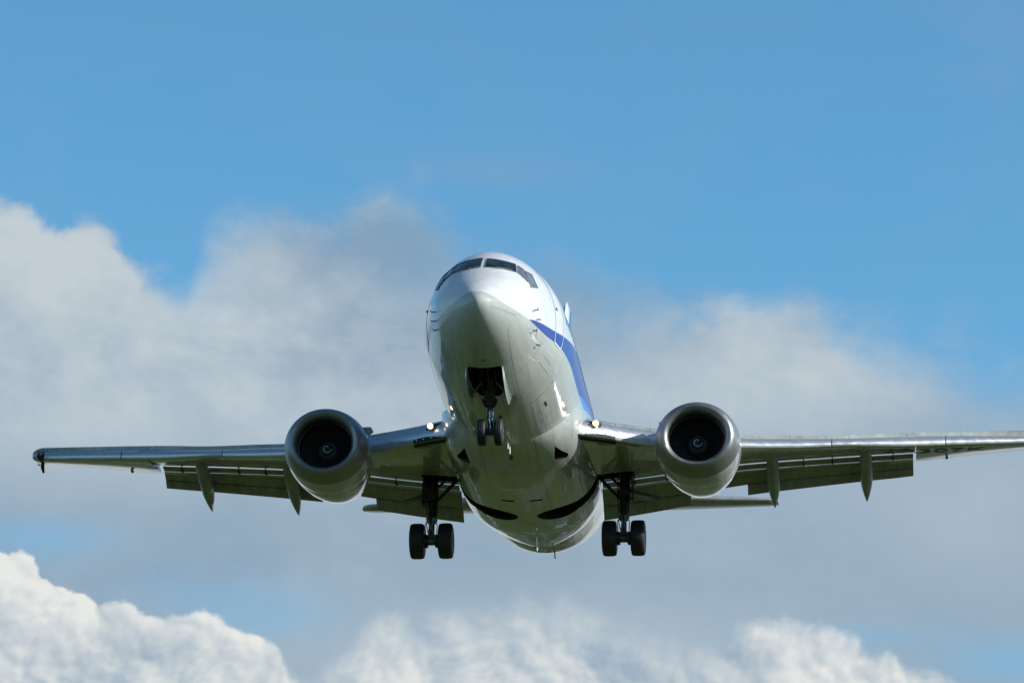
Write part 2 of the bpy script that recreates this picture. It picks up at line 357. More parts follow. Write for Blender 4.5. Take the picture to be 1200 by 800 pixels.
def add_tube(bm, pts, rad, seg=14, mi=0, caps=True):
    pts = [Vector(p) for p in pts]
    if isinstance(rad, (int, float)): rad = [rad] * len(pts)
    rings = []
    up = None
    for i, p in enumerate(pts):
        d = (pts[min(i+1, len(pts)-1)] - pts[max(i-1, 0)])
        if d.length < 1e-6: d = Vector((0, 0, 1))
        d.normalize()
        if up is None: up = Vector((0, 0, 1)) if abs(d.z) < .9 else Vector((1, 0, 0))
        a = d.cross(up).normalized(); b = a.cross(d).normalized(); up = b
        rings.append([p + a * math.cos(t) * rad[i] + b * math.sin(t) * rad[i] for t in [2*math.pi*k/seg for k in range(seg)]])
    add_loft(bm, rings, cap0=caps, cap1=caps, mi=mi)
def add_box(bm, c, s, rot=None, mi=0, bevel=0.0):
    r_ = bmesh.ops.create_cube(bm, size=1.0)
    M = Matrix.Translation(c) @ (rot.to_4x4() if rot else Matrix.Identity(4)) @ Matrix.Diagonal((s[0], s[1], s[2], 1))
    bmesh.ops.transform(bm, matrix=M, verts=r_['verts'])
    fs = set(f_ for v in r_['verts'] for f_ in v.link_faces)
    for f_ in fs: f_.material_index = mi
    if bevel:
        es = list(set(e for v in r_['verts'] for e in v.link_edges))
        bmesh.ops.bevel(bm, geom=es, offset=bevel, segments=2, affect='EDGES', clamp_overlap=True)
def add_lathe(bm, prof, origin, axis='Y', seg=48, sy=1.0, mi=None):
    """prof: list of (along axis, radius)"""
    rings = []
    for a, r_ in prof:
        rg = []
        for k in range(seg):
            t = 2*math.pi*k/seg; c, s = math.cos(t)*r_, math.sin(t)*r_
            p = {'Y': (c, a, s), 'X': (a, c, s), 'Z': (c, s, a)}[axis]
            rg.append(Vector(origin) + Vector(p))
        rings.append(rg)
    V_ = [[bm.verts.new(p) for p in rg] for rg in rings]
    for q, (a, b) in enumerate(zip(V_, V_[1:])):
        for i in range(seg):
            j = (i+1) % seg
            f_ = bm.faces.new([a[i], a[j], b[j], b[i]])
            if mi: f_.material_index = mi[q]
    for rg in (V_[0], V_[-1]):
        f_ = bm.faces.new(rg)
        if mi: f_.material_index = mi[0 if rg is V_[0] else -1]
def empty(name, parent=None, loc=(0, 0, 0)):
    o = bpy.data.objects.new(name, None); C.objects.link(o); o.location = loc; o.empty_display_size = .5
    if parent is not None: o.parent = parent
    return o
def boolean(o, cutter):
    cutter.parent = air
    md = o.modifiers.new('cut', 'BOOLEAN'); md.operation = 'DIFFERENCE'; md.object = cutter; md.solver = 'EXACT'
    try: md.material_mode = 'TRANSFER'
    except Exception: pass
    bpy.context.view_layer.update()
    dg = bpy.context.evaluated_depsgraph_get()
    me = bpy.data.meshes.new_from_object(o.evaluated_get(dg), depsgraph=dg)
    o.modifiers.clear(); old = o.data; o.data = me; me.name = o.name
    me.shade_smooth(); me.set_sharp_from_angle(angle=R(35))

# ------------------------------------------------------------------ ground
bm = bmesh.new()
S = 30000.0
vs = [bm.verts.new((x, y, 0)) for x, y in ((-S, -S), (S, -S), (S, S), (-S, S))]
bm.faces.new(vs)
gr = bm_obj('ground', bm, GROUND, smooth=False); gr['kind'] = 'structure'

# ------------------------------------------------------------------ the airliner
air = empty('airliner')
air.matrix_world = AIR
air['label'] = 'twin engine jet airliner, white over grey with blue stripe, wheels down, flying in to land'
air['category'] = 'airplane'

def pchip(xs, ys):
    xs = np.asarray(xs, float); ys = np.asarray(ys, float)
    h = np.diff(xs); d = np.diff(ys) / h
    m = np.zeros(len(xs)); m[0] = d[0]; m[-1] = d[-1]
    for i in range(1, len(xs) - 1):
        if d[i-1] * d[i] > 0:
            w1 = 2*h[i] + h[i-1]; w2 = h[i] + 2*h[i-1]
            m[i] = (w1 + w2) / (w1/d[i-1] + w2/d[i])
    def f(x):
        x = min(max(float(x), xs[0]), xs[-1])
        i = min(int(np.searchsorted(xs, x, 'right')) - 1, len(xs) - 2)
        t = (x - xs[i]) / h[i]
        return float((2*t**3-3*t**2+1)*ys[i] + (t**3-2*t**2+t)*h[i]*m[i] + (-2*t**3+3*t**2)*ys[i+1] + (t**3-t**2)*h[i]*m[i+1])
    return f
# fuselage stations: metres aft of the nose tip (stored as sqrt(x) so that the nose is blunt)
FS = [ # x, top, bottom, half width, height of max width
 (0.00, -0.62, -0.62, 0.00, -0.62), (0.02, -0.535, -0.715, 0.085, -0.62), (0.12, -0.40, -0.87, 0.235, -0.62), (0.30, -0.23, -1.03, 0.415, -0.60),
 (0.60, 0.01, -1.22, 0.645, -0.56), (1.00, 0.28, -1.42, 0.895, -0.50), (1.50, 0.61, -1.60, 1.14, -0.41), (1.90, 0.90, -1.70, 1.255, -0.34),
 (2.30, 1.15, -1.77, 1.345, -0.27), (2.70, 1.38, -1.83, 1.425, -0.20), (3.20, 1.61, -1.88, 1.515, -0.13), (4.00, 1.83, -1.93, 1.65, -0.03), (5.00, 1.96, -1.98, 1.785, 0.06),
 (6.00, 2.00, -2.00, 1.845, 0.11), (7.50, 2.00, -2.01, 1.88, 0.12), (19.5, 2.00, -2.01, 1.88, 0.12), (20.5, 2.00, -1.96, 1.88, 0.13),
 (22.0, 2.00, -1.66, 1.82, 0.22), (24.0, 1.99, -0.98, 1.58, 0.48), (26.0, 1.94, -0.25, 1.22, 0.82), (28.0, 1.83, 0.42, 0.82, 1.12),
 (30.0, 1.62, 0.95, 0.40, 1.29), (31.0, 1.46, 1.18, 0.14, 1.32)]
_sx = [s[0] ** .5 for s in FS]
F_TOP, F_BOT, F_HW, F_ZC = [pchip(_sx, [s[k] for s in FS]) for k in (1, 2, 3, 4)]
def fus_pt(x, a):            # a: 0 = top, pi/2 = starboard, pi = bottom
    q = x ** .5
    zc, hw = F_ZC(q), F_HW(q)
    r = (F_TOP(q) - zc) if math.cos(a) > 0 else (zc - F_BOT(q))
    s_, c_ = math.sin(a), math.cos(a)
    if c_ > 0:               # the flight-deck roof is narrower than an ellipse
        k = 1.0 + .04 * max(0.0, 1 - abs(x - 2.5) / 2.3) ** .7
        return (x, hw * math.copysign(abs(s_) ** k, s_), zc + r * c_ ** k)
    return (x, hw * s_, zc + r * c_)

NA = 96
xs = [ (31.0 ** .5 * i / 150) ** 2 for i in range(1, 151)]
rings = [[fus_pt(x, 2*math.pi*k/NA) for k in range(NA)] for x in xs]
bm = bmesh.new(); V_ = add_loft(bm, rings, cap0=False)
tip = bm.verts.new((0, 0, -.62))
for i in range(NA): bm.faces.new([tip, V_[0][(i+1) % NA], V_[0][i]])
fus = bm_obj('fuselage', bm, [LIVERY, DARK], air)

# wing-body fairing under the middle of the fuselage
FB = [(8.3, 1.00, -1.99, .9), (9.0, 1.45, -2.06, .9), (9.8, 1.80, -2.16, .7), (10.8, 1.97, -2.25, .55), (12.5, 2.03, -2.30, .45), (15.2, 2.03, -2.31, .45), (16.8, 1.97, -2.27, .6), (18.0, 1.75, -2.17, .8), (19.2, 1.3, -2.06, .9), (19.9, .8, -1.99, .95)]
fb_w, fb_b, fb_t = pchip([q[0] for q in FB], [q[1] for q in FB]), pchip([q[0] for q in FB], [q[2] for q in FB]), pchip([q[0] for q in FB], [q[3] for q in FB])
rings = []
for i in range(61):
    x = 8.3 + 11.6 * i / 60; w, b_, t_ = fb_w(x), fb_b(x), -fb_t(x)
    rg = []
    for k in range(49):
        a = math.pi * (k / 48 - .5)
        cs, sn = math.cos(a), math.sin(a)
        yy = w * math.copysign(abs(sn) ** .86, sn); zz = t_ + (b_ - t_) * (max(cs, 0) ** .72)
        rg.append((x, yy, zz))
    rg.append((x, .6 * w, t_ + .35)); rg.append((x, -.6 * w, t_ + .35))
    rings.append(rg)
bm = bmesh.new(); add_loft(bm, rings)
fair = bm_obj('belly_fairing', bm, [FAIR, DARK], air)

def prism(poly, z0, z1, name='cutter', axis='Z'):
    bm = bmesh.new()
    def P(p, z): return (p[0], p[1], z) if axis == 'Z' else (p[0], z, p[1])
    a = [bm.verts.new(P(p, z0)) for p in poly]; b = [bm.verts.new(P(p, z1)) for p in poly]
    bm.faces.new(a); bm.faces.new(b[::-1])
    for i in range(len(poly)):
        j = (i+1) % len(poly); bm.faces.new([a[i], b[i], b[j], a[j]])
    return bm_obj(name, bm, DARK, smooth=False)
def kill(o):
    bpy.data.objects.remove(o, do_unlink=True)
# nose wheel bay
cut = prism([(2.20, -.34), (2.16, 0), (2.20, .34), (2.30, .43), (3.0, .45), (3.5, .42), (3.9, .34), (4.12, .24), (4.12, -.24), (3.9, -.34), (3.5, -.42), (3.0, -.45), (2.30, -.43)], -2.4, -1.05)
boolean(fus, cut); kill(cut)
# main wheel wells: round wheel recess with the slot for the leg running outboard
for s in (1, -1):
    poly = []
    for k in range(28):
        a = math.radians(40 + (320 - 40) * k / 27)      # open on the outboard side
        poly.append((15.05 + .56 * math.sin(a), s * (.90 + -.62 * -math.cos(a) * 1.0)))
    poly = [(15.05 + .56 * math.sin(R(45 + 270 * k / 27)), s * (.92 + .66 * math.cos(R(45 + 270 * k / 27)))) for k in range(28)]
    poly = poly + [(14.72, s * 1.95), (14.82, s * 2.3), (15.28, s * 2.3), (15.36, s * 1.95)]
    cut = prism(poly, -2.6, -1.0); boolean(fair, cut); boolean(fus, cut); kill(cut)
    # small vent slots ahead of the wells
    cut = prism([(13.25, s * .22), (13.25, s * .56), (13.40, s * .56), (13.40, s * .22)], -2.6, -2.15); boolean(fair, cut); kill(cut)
    # ram air inlet scoop: triangular mouth
    cut = prism([(9.38, s * 1.20), (10.32, s * 1.50), (10.46, s * 1.45), (10.32, s * 1.14), (10.2, s * 1.13)], -2.6, -1.5); boolean(fair, cut); boolean(fus, cut); kill(cut)

# ---- surface patches on the fuselage, laid on by projecting along one axis
from mathutils.bvhtree import BVHTree
dg = bpy.context.evaluated_depsgraph_get()
bmf = bmesh.new(); bmf.from_mesh(fus.data); BV = BVHTree.FromBMesh(bmf)
def patch(name, poly, axis, side, off, material, parent, cuts=5, thick=.012, hole=None):
    """poly in (x, z) laid on from the side (axis Y) or in (y, z) laid on from ahead (axis X); a thin curved plate"""
    bm = bmesh.new()
    if hole:
        n = len(poly); a = [bm.verts.new((p[0], p[1], 0)) for p in poly]; b = [bm.verts.new((p[0], p[1], 0)) for p in hole]
        for i in range(n): bm.faces.new([a[i], a[(i+1) % n], b[(i+1) % n], b[i]])
        for _ in range(5):
            es = [e for e in bm.edges if e.calc_length() > .11]
            if es: bmesh.ops.subdivide_edges(bm, edges=es, cuts=1, use_grid_fill=True)
    else:
        bm.faces.new([bm.verts.new((p[0], p[1], 0)) for p in poly])
        bmesh.ops.triangulate(bm, faces=bm.faces)
        bmesh.ops.subdivide_edges(bm, edges=bm.edges, cuts=cuts, use_grid_fill=True)
    for v in bm.verts:
        if axis == 'Y': o_, d_ = Vector((v.co.x, side * 4.0, v.co.y)), Vector((0, -side, 0))
        else: o_, d_ = Vector((-3.0, v.co.x * side, v.co.y)), Vector((1, 0, 0))
        loc, nor, _, _ = BV.ray_cast(o_, d_)
        if loc is None: loc, nor, _, _ = BV.find_nearest(o_ + d_ * 2)
        if nor.dot(d_) > 0: nor = -nor
        v.co = loc + nor * off
        v.normal = nor
    bmesh.ops.recalc_face_normals(bm, faces=bm.faces)
    top = bm.faces[:]
    r_ = bmesh.ops.solidify(bm, geom=top, thickness=thick)
    return bm_obj(name, bm, material, parent, angle=50)
def grow(poly, k):
    cx = sum(p[0] for p in poly) / len(poly); cz = sum(p[1] for p in poly) / len(poly)
    out = []
    for p in poly:
        d = Vector((p[0] - cx, p[1] - cz)); out.append((p[0] + d.x / d.length * k, p[1] + d.y / d.length * k))
    return out
WS1 = [(.060, .715), (.055, 1.125), (.735, 1.06), (.805, .68)]          # (y, z) windscreen
WS2 = [(.848, .69), (.792, 1.03), (.945, .925), (1.09, .47)]           # forward side window
WS3 = [(.98, .91), (1.11, .90), (1.285, .49), (1.165, .335)]            # (x, z) rear side window
for s in (1, -1):
    for P_, ax_, gm in ((WS1, 'X', GLASS), (WS2, 'X', GLASS_LIT if s < 0 else GLASS), (WS3, 'X', GLASS_LIT if s < 0 else GLASS)):
        w = patch('cockpit_window', P_, ax_, s, .008, gm, fus)
        patch('frame', grow(P_, .018), ax_, s, .016, FRAME, w, hole=P_, thick=.016)
# wipers on the windscreen
for s in (1, -1):
    bm = bmesh.new(); pts = []
    for y, z in ((.30, .66), (.45, .69), (.60, .685), (.70, .675)):
        loc, nor, _, _ = BV.ray_cast(Vector((-3, s * y, z)), Vector((1, 0, 0))); pts.append(loc + nor * .035 * (1 if nor.x < 0 else -1))
    add_tube(bm, pts, .012, 6)
    bm_obj('windscreen_wiper', bm, GEARW, fus)
# cabin door, its outline and the cabin windows
def rrect(x0, x1, z0, z1, r_, n=6):
    out = []
    for cx, cz, a0 in ((x1 - r_, z1 - r_, 0), (x0 + r_, z1 - r_, 90), (x0 + r_, z0 + r_, 180), (x1 - r_, z0 + r_, 270)):
        for k in range(n + 1):
            a = R(a0 + 90 * k / n); out.append((cx + r_ * math.cos(a), cz + r_ * math.sin(a)))
    return out
for s in (1, -1):
    dr = patch('cabin_door', rrect(4.04, 4.90, -.52, 1.34, .17), 'Y', s, .003, LIVERY, fus, cuts=14, thick=.003)
    patch('door_outline', rrect(4.00, 4.94, -.56, 1.38, .2), 'Y', s, .010, WHITEP, dr, hole=rrect(4.05, 4.89, -.51, 1.33, .16), thick=.003)
    bm = bmesh.new()
    loc, nor, _, _ = BV.ray_cast(Vector((4.2, s * 4, .35)), Vector((0, -s, 0))); add_box(bm, loc + Vector((0, s * .012, 0)), (.22, .03, .035)); bm_obj('door_handle', bm, FRAME, dr)
    loc, nor, _, _ = BV.ray_cast(Vector((4.45, s * 4, .82)), Vector((0, -s, 0)))
    x = 5.6
    while x < 22.3:
        patch('cabin_window', rrect(x - .115, x + .115, .34, .70, .09, 3), 'Y', s, .004, GLASS, fus, cuts=1, thick=.006)
        x += .508

# probes, vanes, aerials and drains
def on_fus(x, z, s):
    loc, nor, _, _ = BV.ray_cast(Vector((x, s * 4, z)), Vector((0, -s, 0)))
    if nor.y * s < 0: nor = -nor
    return loc, nor
for s in (1, -1):
    for x, z, L_ in (((1.98, -.33, .15), (2.16, -.80, .15), (2.80, -.98, .10), (2.22, -.50, .05)) if s < 0 else ((1.65, -.43, .17), (1.78, -.85, .17), (1.70, -.645, .08))):
        loc, nor = on_fus(x, z, s); bm = bmesh.new()
        tip_ = loc + nor * .10 + Vector((-.02, 0, 0))
        add_tube(bm, [loc - nor * .02, loc + nor * .07, tip_], [.017, .015, .012], 8)
        add_tube(bm, [tip_ + Vector((.03, 0, 0)), tip_ + Vector((-L_ * .5, 0, 0)), tip_ + Vector((-L_, 0, 0))], [.013, .012, .008], 8)
        bm_obj('pitot_probe', bm, STEEL, air)
def blade(name, x, y, z0, h, c, material, rake=.35, t=.02, thick=None):
    bm = bmesh.new(); rings = []
    for q in (0, 1):
        cc = c * (1 - .45 * q); zz = z0 - h * q; xx = x + rake * h * q
        rings.append([(xx + cc * a, y + t * b, zz) for a, b in ((0, 0), (.25, .9), (.6, .8), (1, 0), (.6, -.8), (.25, -.9))])
    add_loft(bm, rings); return bm_obj(name, bm, material, air, angle=30)
blade('blade_antenna', 7.90, -.08, -1.98, .28, .24, WHITEP)
blade('drain_mast', 8.25, -.10, -2.00, .30, .16, WHITEP)
blade('drain_mast', 17.8, -.02, -2.14, .42, .18, WHITEP)
blade('blade_antenna', 6.30, -.06, -1.98, .20, .16, BLACK)
blade('blade_antenna', 19.6, .10, -1.98, .14, .18, WHITEP)
blade('blade_antenna', 20.6, -.30, -1.88, .20, .07, STEEL, rake=1.2)
blade('drain_mast', 11.9, -1.28, -2.22, .16, .12, WHITEP)
def dome(name, c, r_, material, sz=1.0):
    bm = bmesh.new(); bmesh.ops.create_uvsphere(bm, u_segments=16, v_segments=10, radius=r_)
    bmesh.ops.scale(bm, vec=(1.4, 1, sz), verts=bm.verts); bmesh.ops.translate(bm, vec=c, verts=bm.verts)
    return bm_obj(name, bm, material, air)
dome('anti_collision_beacon', (9.4, -.05, -2.15), .055, REDL)
dome('cable_fitting', (5.85, -.08, -2.03), .05, BLACK, .7)
dome('cable_fitting', (1.75, -.02, -1.68), .022, BLACK, 1.4)
# vent grille on the port side of the belly
bm = bmesh.new()
loc, nor = on_fus(6.43, -1.50, -1); add_box(bm, loc + nor * .004, (.42, .012, .05), Matrix((Vector((1, 0, 0)), nor, Vector((1, 0, 0)).cross(nor))).transposed(), bevel=.004); bm_obj('vent_grille', bm, BLACK, air)

# ------------------------------------------------------------------ wings
LEx = lambda y: 12.2 + .523 * (y - 4.83) if y > 4.83 else 12.2 - .70 * (4.83 - y)
TEx = lambda y: 16.6 if y < 4.83 else 16.6 + .25 * (y - 4.83)
z_lt = pchip([1.0, 1.9, 2.8, 3.8, 4.5, 6.0, 7.5, 9.0, 10.0, 12.7, 14.4], [-.80, -.83, -.85, -.83, -.78, -.70, -.52, -.33, -.16, .22, .44])
z_lb = pchip([1.0, 1.9, 2.6, 3.6, 4.2, 6.0, 7.5, 9.0, 10.3, 12.0, 13.8, 14.4], [-1.40, -1.37, -1.35, -1.34, -1.27, -1.05, -.86, -.62, -.47, -.21, .06, .15])
z_fl = pchip([1.0, 2.0, 4.7, 6.0, 7.0, 9.0, 10.7, 12.0, 14.4], [-1.30, -1.22, -.90, -.68, -.55, -.31, -.12, .10, .47])
FLAP_END = 10.74
def wing_sec(y, full):
    """clean wing section behind the slat: from upper trailing edge round the nose to the lower trailing edge"""
    le = LEx(y); te = TEx(y) if full else TEx(y) - .62
    zt, zb = z_lt(y), z_lb(y); zm = (zt + zb) / 2
    tz = (z_fl(y) + .02) if full else z_fl(y) + .10
    c = te - le; k = (zt - zb)
    crown = .34 * k + .10
    P = []
    for s in (1.0, .9, .8, .65, .5, .35, .22, .12, .06):          # upper surface, from the trailing edge forward
        q = s * c / (TEx(y) - le)          # share of the full chord, so the skin runs through at the flap end
        base = (zt + .035) * (1 - q) + (z_fl(y) + .06) * q
        P.append((le + .06 + c * s - .06 * s, base + crown * math.sin(math.pi * q ** .9)))
    x0 = le + .16
    P += [(x0 + .05, zt - .03), (x0 - .01, zt - .12), (x0 - .03, zm), (x0 + .01, zb + .13), (x0 + .08, zb + .06)]
    belly = .16 * k
    for s in (.08, .15, .25, .38, .52, .68, .84, 1.0):
        base = (zb + .05) * (1 - s) + tz * s
        P.append((le + .12 + (c - .12) * s, base - belly * math.sin(math.pi * s ** .8)))
    return [(x, z) for x, z in P]
def slat_sec(y, k=1.0):
    le, zt, zb = LEx(y), z_lt(y), z_lb(y); h = zt - zb
    out = [(.50, 1.12), (.34, 1.04), (.20, .93), (.10, .78), (.035, .57), (.0, .38), (-.01, .18), (.015, .04), (.05, 0.0), (.09, .03)]
    inn = [(.11, .20), (.13, .40), (.19, .60), (.30, .82), (.50, 1.02)]
    return [(le + a, zb + h * b) for a, b in out + inn]
def flap_sec(x, z, L, defl, t=.12):
    c, s = math.cos(defl), math.sin(defl); P = []
    prof = [(1, 0), (.75, .035), (.45, .07), (.2, .085), (.07, .065), (.015, .03), (0, 0), (.02, -.025), (.08, -.042), (.25, -.05), (.6, -.03), (1, -.006)]
    for a, b in prof:
        a *= L; b *= L * (t / .12); P.append((x + a * c + b * s, z - a * s + b * c))
    return P
def span_loft(name, s, ys, fn, material, parent, angle=35, metal_to=None):
    bm = bmesh.new(); rings = [[(x, s * y, z) for x, z in fn(y)] for y in ys]
    add_loft(bm, rings)
    if metal_to is not None:
        for f_ in bm.faces:
            c = f_.calc_center_median(); q = fn(abs(c.y)); x0 = min(p[0] for p in q)
            if c.x < x0 + metal_to: f_.material_index = 1
    return bm_obj(name, bm, material, parent, angle=angle)
def frange(a, b, n): return [a + (b - a) * i / n for i in range(n + 1)]
for s in (1, -1):
    bm = bmesh.new()
    ys = frange(.9, 3.9, 10) + frange(4.2, FLAP_END - .02, 18)
    add_loft(bm, [[(x, s * y, z) for x, z in wing_sec(y, False)] for y in ys])
    ys2 = frange(FLAP_END, 14.12, 12)
    add_loft(bm, [[(x, s * y, z) for x, z in wing_sec(y, True)] for y in ys2])
    wing = bm_obj('wing', bm, [WINGP, DARK], air, angle=28)
    # leading edge: fixed bare-metal nose and Krueger flap inboard of the engine, three slats outboard
    # leg bay cut in the inner wing
    cut = prism([(14.75, s * 1.9), (14.7, s * 2.95), (15.65, s * 2.95), (15.5, s * 1.9)], -2.0, -.95); boolean(wing, cut); kill(cut)
    span_loft('fixed_leading_edge', s, frange(1.55, 4.2, 8), slat_sec, METAL, wing)
    for a, b in ((4.95, 8.42), (8.45, 11.55), (11.58, 14.02)):
        span_loft('slat', s, frange(a, b, 8), slat_sec, METAL, wing)
    # Krueger slot: solid dark strip, cavity shade put into its colour, with brackets
    bm = bmesh.new()
    rg = []
    for y in frange(1.76, 2.72, 8):
        le, zb = LEx(y), z_lb(y); d = .085 * math.sin(math.pi * min(1, (2.85 - y) / 1.0 * .9 + .12)) + .02
        rg.append([(le - .03, s * y, zb + .02), (le - .02, s * y, zb + .02 + d), (le + .3, s * y, zb + .06 + d), (le + .3, s * y, zb - .03)])
    add_loft(bm, rg); bm_obj('krueger_slot_shade', bm, DARK, wing)
    for y in (1.98, 2.20, 2.42, 2.62):
        bm = bmesh.new(); add_box(bm, (LEx(y) + .02, s * y, z_lb(y) + .07), (.13, .035, .045), bevel=.01); bm_obj('krueger_hinge', bm, METAL, wing)
    # flaps: foreflap, main flap and aft flap, inboard and outboard of the engine
    for (a, b, fore, main, aft, aft_a, aft_b) in ((1.98, 4.86, 1, 1, 1, 1.98, 4.44), (5.30, 10.66, 1, 1, 1, 6.02, 10.66)):
        k = lambda y: 1.0 - (min(y, 10.7) - 2.0) / 8.7
        nose = lambda y: (TEx(y) - .32, z_fl(y))
        Lm = lambda y: .38 + .36 * k(y)
        La = lambda y: .25 + .19 * k(y)
        fl = span_loft('flap', s, frange(a, b, 8), lambda y: flap_sec(nose(y)[0], nose(y)[1], Lm(y), R(30)), [FLAPP, METAL], wing, metal_to=.05)
        span_loft('foreflap', s, frange(a + .03, b, 8), lambda y: flap_sec(nose(y)[0] - .31, nose(y)[1] + .075, .30, R(13)), [FLAPP, METAL], wing, metal_to=.03)
        def afn(y):
            x0, z0 = nose(y); L = Lm(y)
            return flap_sec(x0 + L * math.cos(R(30)) - .035, z0 - L * math.sin(R(30)) - .002, La(y), R(44), .16)
        span_loft('aft_flap', s, frange(aft_a, aft_b, 8), afn, FLAPP, wing)
        for y in ((2.9, 3.8) if a < 3 else (5.7, 7.6, 8.4, 10.1)):
            bm = bmesh.new(); x0, z0 = nose(y); add_box(bm, (x0 - .06, s * y, z0 + .05), (.42, .035, .13)); bm_obj('flap_hinge', bm, BLACK, wing, smooth=False)
    # flap track fairings
    for y, L in ((6.76, 1.0), (9.34, .92)):
        te = TEx(y); zl = z_fl(y)
        path = [(te - 2.35, zl + .02, .03, .03), (te - 2.0, zl - .08, .11, .14), (te - 1.5, zl - .17, .165, .23), (te - .9, zl - .30, .185, .28), (te - .35, zl - .45, .18, .27), (te + .05, zl - .60, .14, .21), (te + .40, zl - .76, .075, .12), (te + .66, zl - .89, .008, .015)]
        bm = bmesh.new(); rings = []
        for x, z, w, h in path:
            rings.append([(x + .3 * h * math.cos(R(a_)) * 0, s * y + w * math.sin(R(a_)) * (abs(math.cos(R(a_))) ** .15 if False else 1), z + h * math.cos(R(a_)) * (.9 if math.cos(R(a_)) > 0 else 1.0)) for a_ in range(0, 360, 20)])
        # smooth the path
        N_ = len(rings[0]); fine = []
        xs_ = [p_[0] for p_ in path]; fz, fw, fh = pchip(xs_, [p_[1] for p_ in path]), pchip(xs_, [p_[2] for p_ in path]), pchip(xs_, [p_[3] for p_ in path])
        for x in frange(xs_[0], xs_[-1], 26):
            fine.append([(x, s * y + fw(x) * math.sin(R(a_)), fz(x) + fh(x) * math.cos(R(a_))) for a_ in range(0, 360, 18)])
        add_loft(bm, fine); bm_obj('flap_track_fairing', bm, WINGP if False else FLAPP, wing, angle=50)
    # small pod of the inboard flap jackscrew
    bm = bmesh.new(); pts = [(16.25, s * 2.78, -1.30), (16.5, s * 2.9, -1.38), (16.7, s * 3.15, -1.38), (16.9, s * 3.45, -1.42), (17.0, s * 3.75, -1.44)]
    add_tube(bm, pts, [.05, .10, .11, .07, .01], 12); bm_obj('flap_actuator_pod', bm, GEARW, wing)
    # aileron with its hinge line, static wicks, wing tip and lights
    span_loft('aileron', s, frange(10.95, 13.85, 6), lambda y: [(TEx(y) - .02 + a, z_fl(y) + b + .035) for a, b in ((.10, .01), (-.25, .05), (-.30, .02), (-.28, -.05), (-.1, -.03), (.10, 0))], GEARW, wing)
    bm = bmesh.new(); rings = []
    for q in frange(0, 1, 8):
        y = 14.12 + .38 * q; sh = math.sqrt(max(0, 1 - q * q)) * .98 + .02; P = wing_sec(14.12, True)
        le = LEx(y); cx = (min(p_[0] for p_ in P) + max(p_[0] for p_ in P)) / 2; cz = (z_lt(14.1) + z_lb(14.1)) / 2 + .10
        rings.append([(cx + .10 * q + (x - cx) * (.55 + .45 * sh), s * y, cz + (z - cz) * sh) for x, z in P])
    add_loft(bm, rings); bm_obj('wing_tip', bm, WINGP, wing, angle=40)
    bm = bmesh.new(); bmesh.ops.create_uvsphere(bm, u_segments=16, v_segments=10, radius=1); bmesh.ops.scale(bm, vec=(.32, .13, .15), verts=bm.verts); bmesh.ops.translate(bm, vec=(17.28, s * 14.16, .26), verts=bm.verts)
    bm_obj('navigation_light', bm, GLASS, wing)
    bm = bmesh.new(); add_tube(bm, [(17.55, s * 14.16, .16), (17.60, s * 14.17, .02), (17.72, s * 14.16, -.10)], [.05, .055, .03], 10); bm_obj('static_discharger', bm, BLACK, wing)
    for y in (11.6,):
        bm = bmesh.new(); add_tube(bm, [(TEx(y) - .7, s * y, z_fl(y) - .08), (TEx(y) - .5, s * y, z_fl(y) - .12), (TEx(y) - .3, s * y, z_fl(y) - .08)], [.02, .045, .02], 8); bm_obj('aileron_hinge_fairing', bm, BLACK, wing)
    # landing light in the wing root: recess, reflector, glowing lamp
    y = 2.20; le = LEx(y)
    ll = empty('landing_light', wing)
    bm = bmesh.new(); zz = -1.00
    add_loft(bm, [[(LEx(yy) - .015 + .02, s * yy, zz + a + (.03 if yy > 2 else 0)) for a in (.0, .10, .105, .005)] for yy in (1.93, 2.05)][:0] or [[(le - .012, s * (y - .24), zz + .05), (le - .012, s * (y - .24), zz + .12), (le + .15, s * (y - .27), zz + .15), (le + .15, s * (y - .27), zz + .03)],
        [(le + .05, s * (y + .10), zz - .02), (le + .05, s * (y + .10), zz + .08), (le + .2, s * (y + .16), zz + .10), (le + .2, s * (y + .16), zz - .05)]])
    bm_obj('lamp_recess', bm, DARK, ll, smooth=False)
    bm = bmesh.new(); add_lathe(bm, [(0, .08), (.03, .095), (.10, .09), (.16, .05)], (le - .07, s * (y + .02), zz + .02), 'X', 20); bm_obj('reflector', bm, CHROME, ll)
    bm = bmesh.new(); bmesh.ops.create_uvsphere(bm, u_segments=16, v_segments=10, radius=.05); bmesh.ops.scale(bm, vec=(.6, 1, 1), verts=bm.verts); bmesh.ops.translate(bm, vec=(le - .085, s * (y + .02), zz + .02), verts=bm.verts)
    bm_obj('lamp', bm, LAMP, ll)
    bm = bmesh.new(); add_lathe(bm, [(0, .082), (.012, .082)], (le - .082, s * (y + .02), zz + .02), 'X', 24); bm_obj('lens', bm, LENS, ll)

    # ---------------------------------------------------------------- engine
    eng = empty('engine', air)
    EY, EZ = 4.95, -1.66
    def nring(x, r_, fl=.0, n=64, up=.94, dz=0.0):
        out = []
        for k in range(n):
            a = 2*math.pi*k/n; cy, cz = math.sin(a), math.cos(a)
            vz = cz * (up if cz > 0 else 1.0 - fl)
            out.append((x, s * EY + r_ * cy * (1.0 + .015 * fl * 10), EZ + dz + r_ * vz))
        return out
    def nac(name, prof, material, parent, mi=None, **kw):
        bm = bmesh.new(); rr = [nring(*p_) for p_ in prof]; add_loft(bm, rr, cap0=False, cap1=False)
        return bm_obj(name, bm, material, parent, angle=40, fix=True)
    lip_in = [(9.50, .725, .08), (9.40, .725, .08), (9.30, .75, .09), (9.23, .795, .09), (9.20, .86, .1), (9.215, .915, .1), (9.27, .965, .1), (9.38, 1.02, .1), (9.50, 1.055, .10), (9.66, 1.088, .10), (9.84, 1.112, .095)]
    nac('inlet_lip', lip_in, LIP, eng)
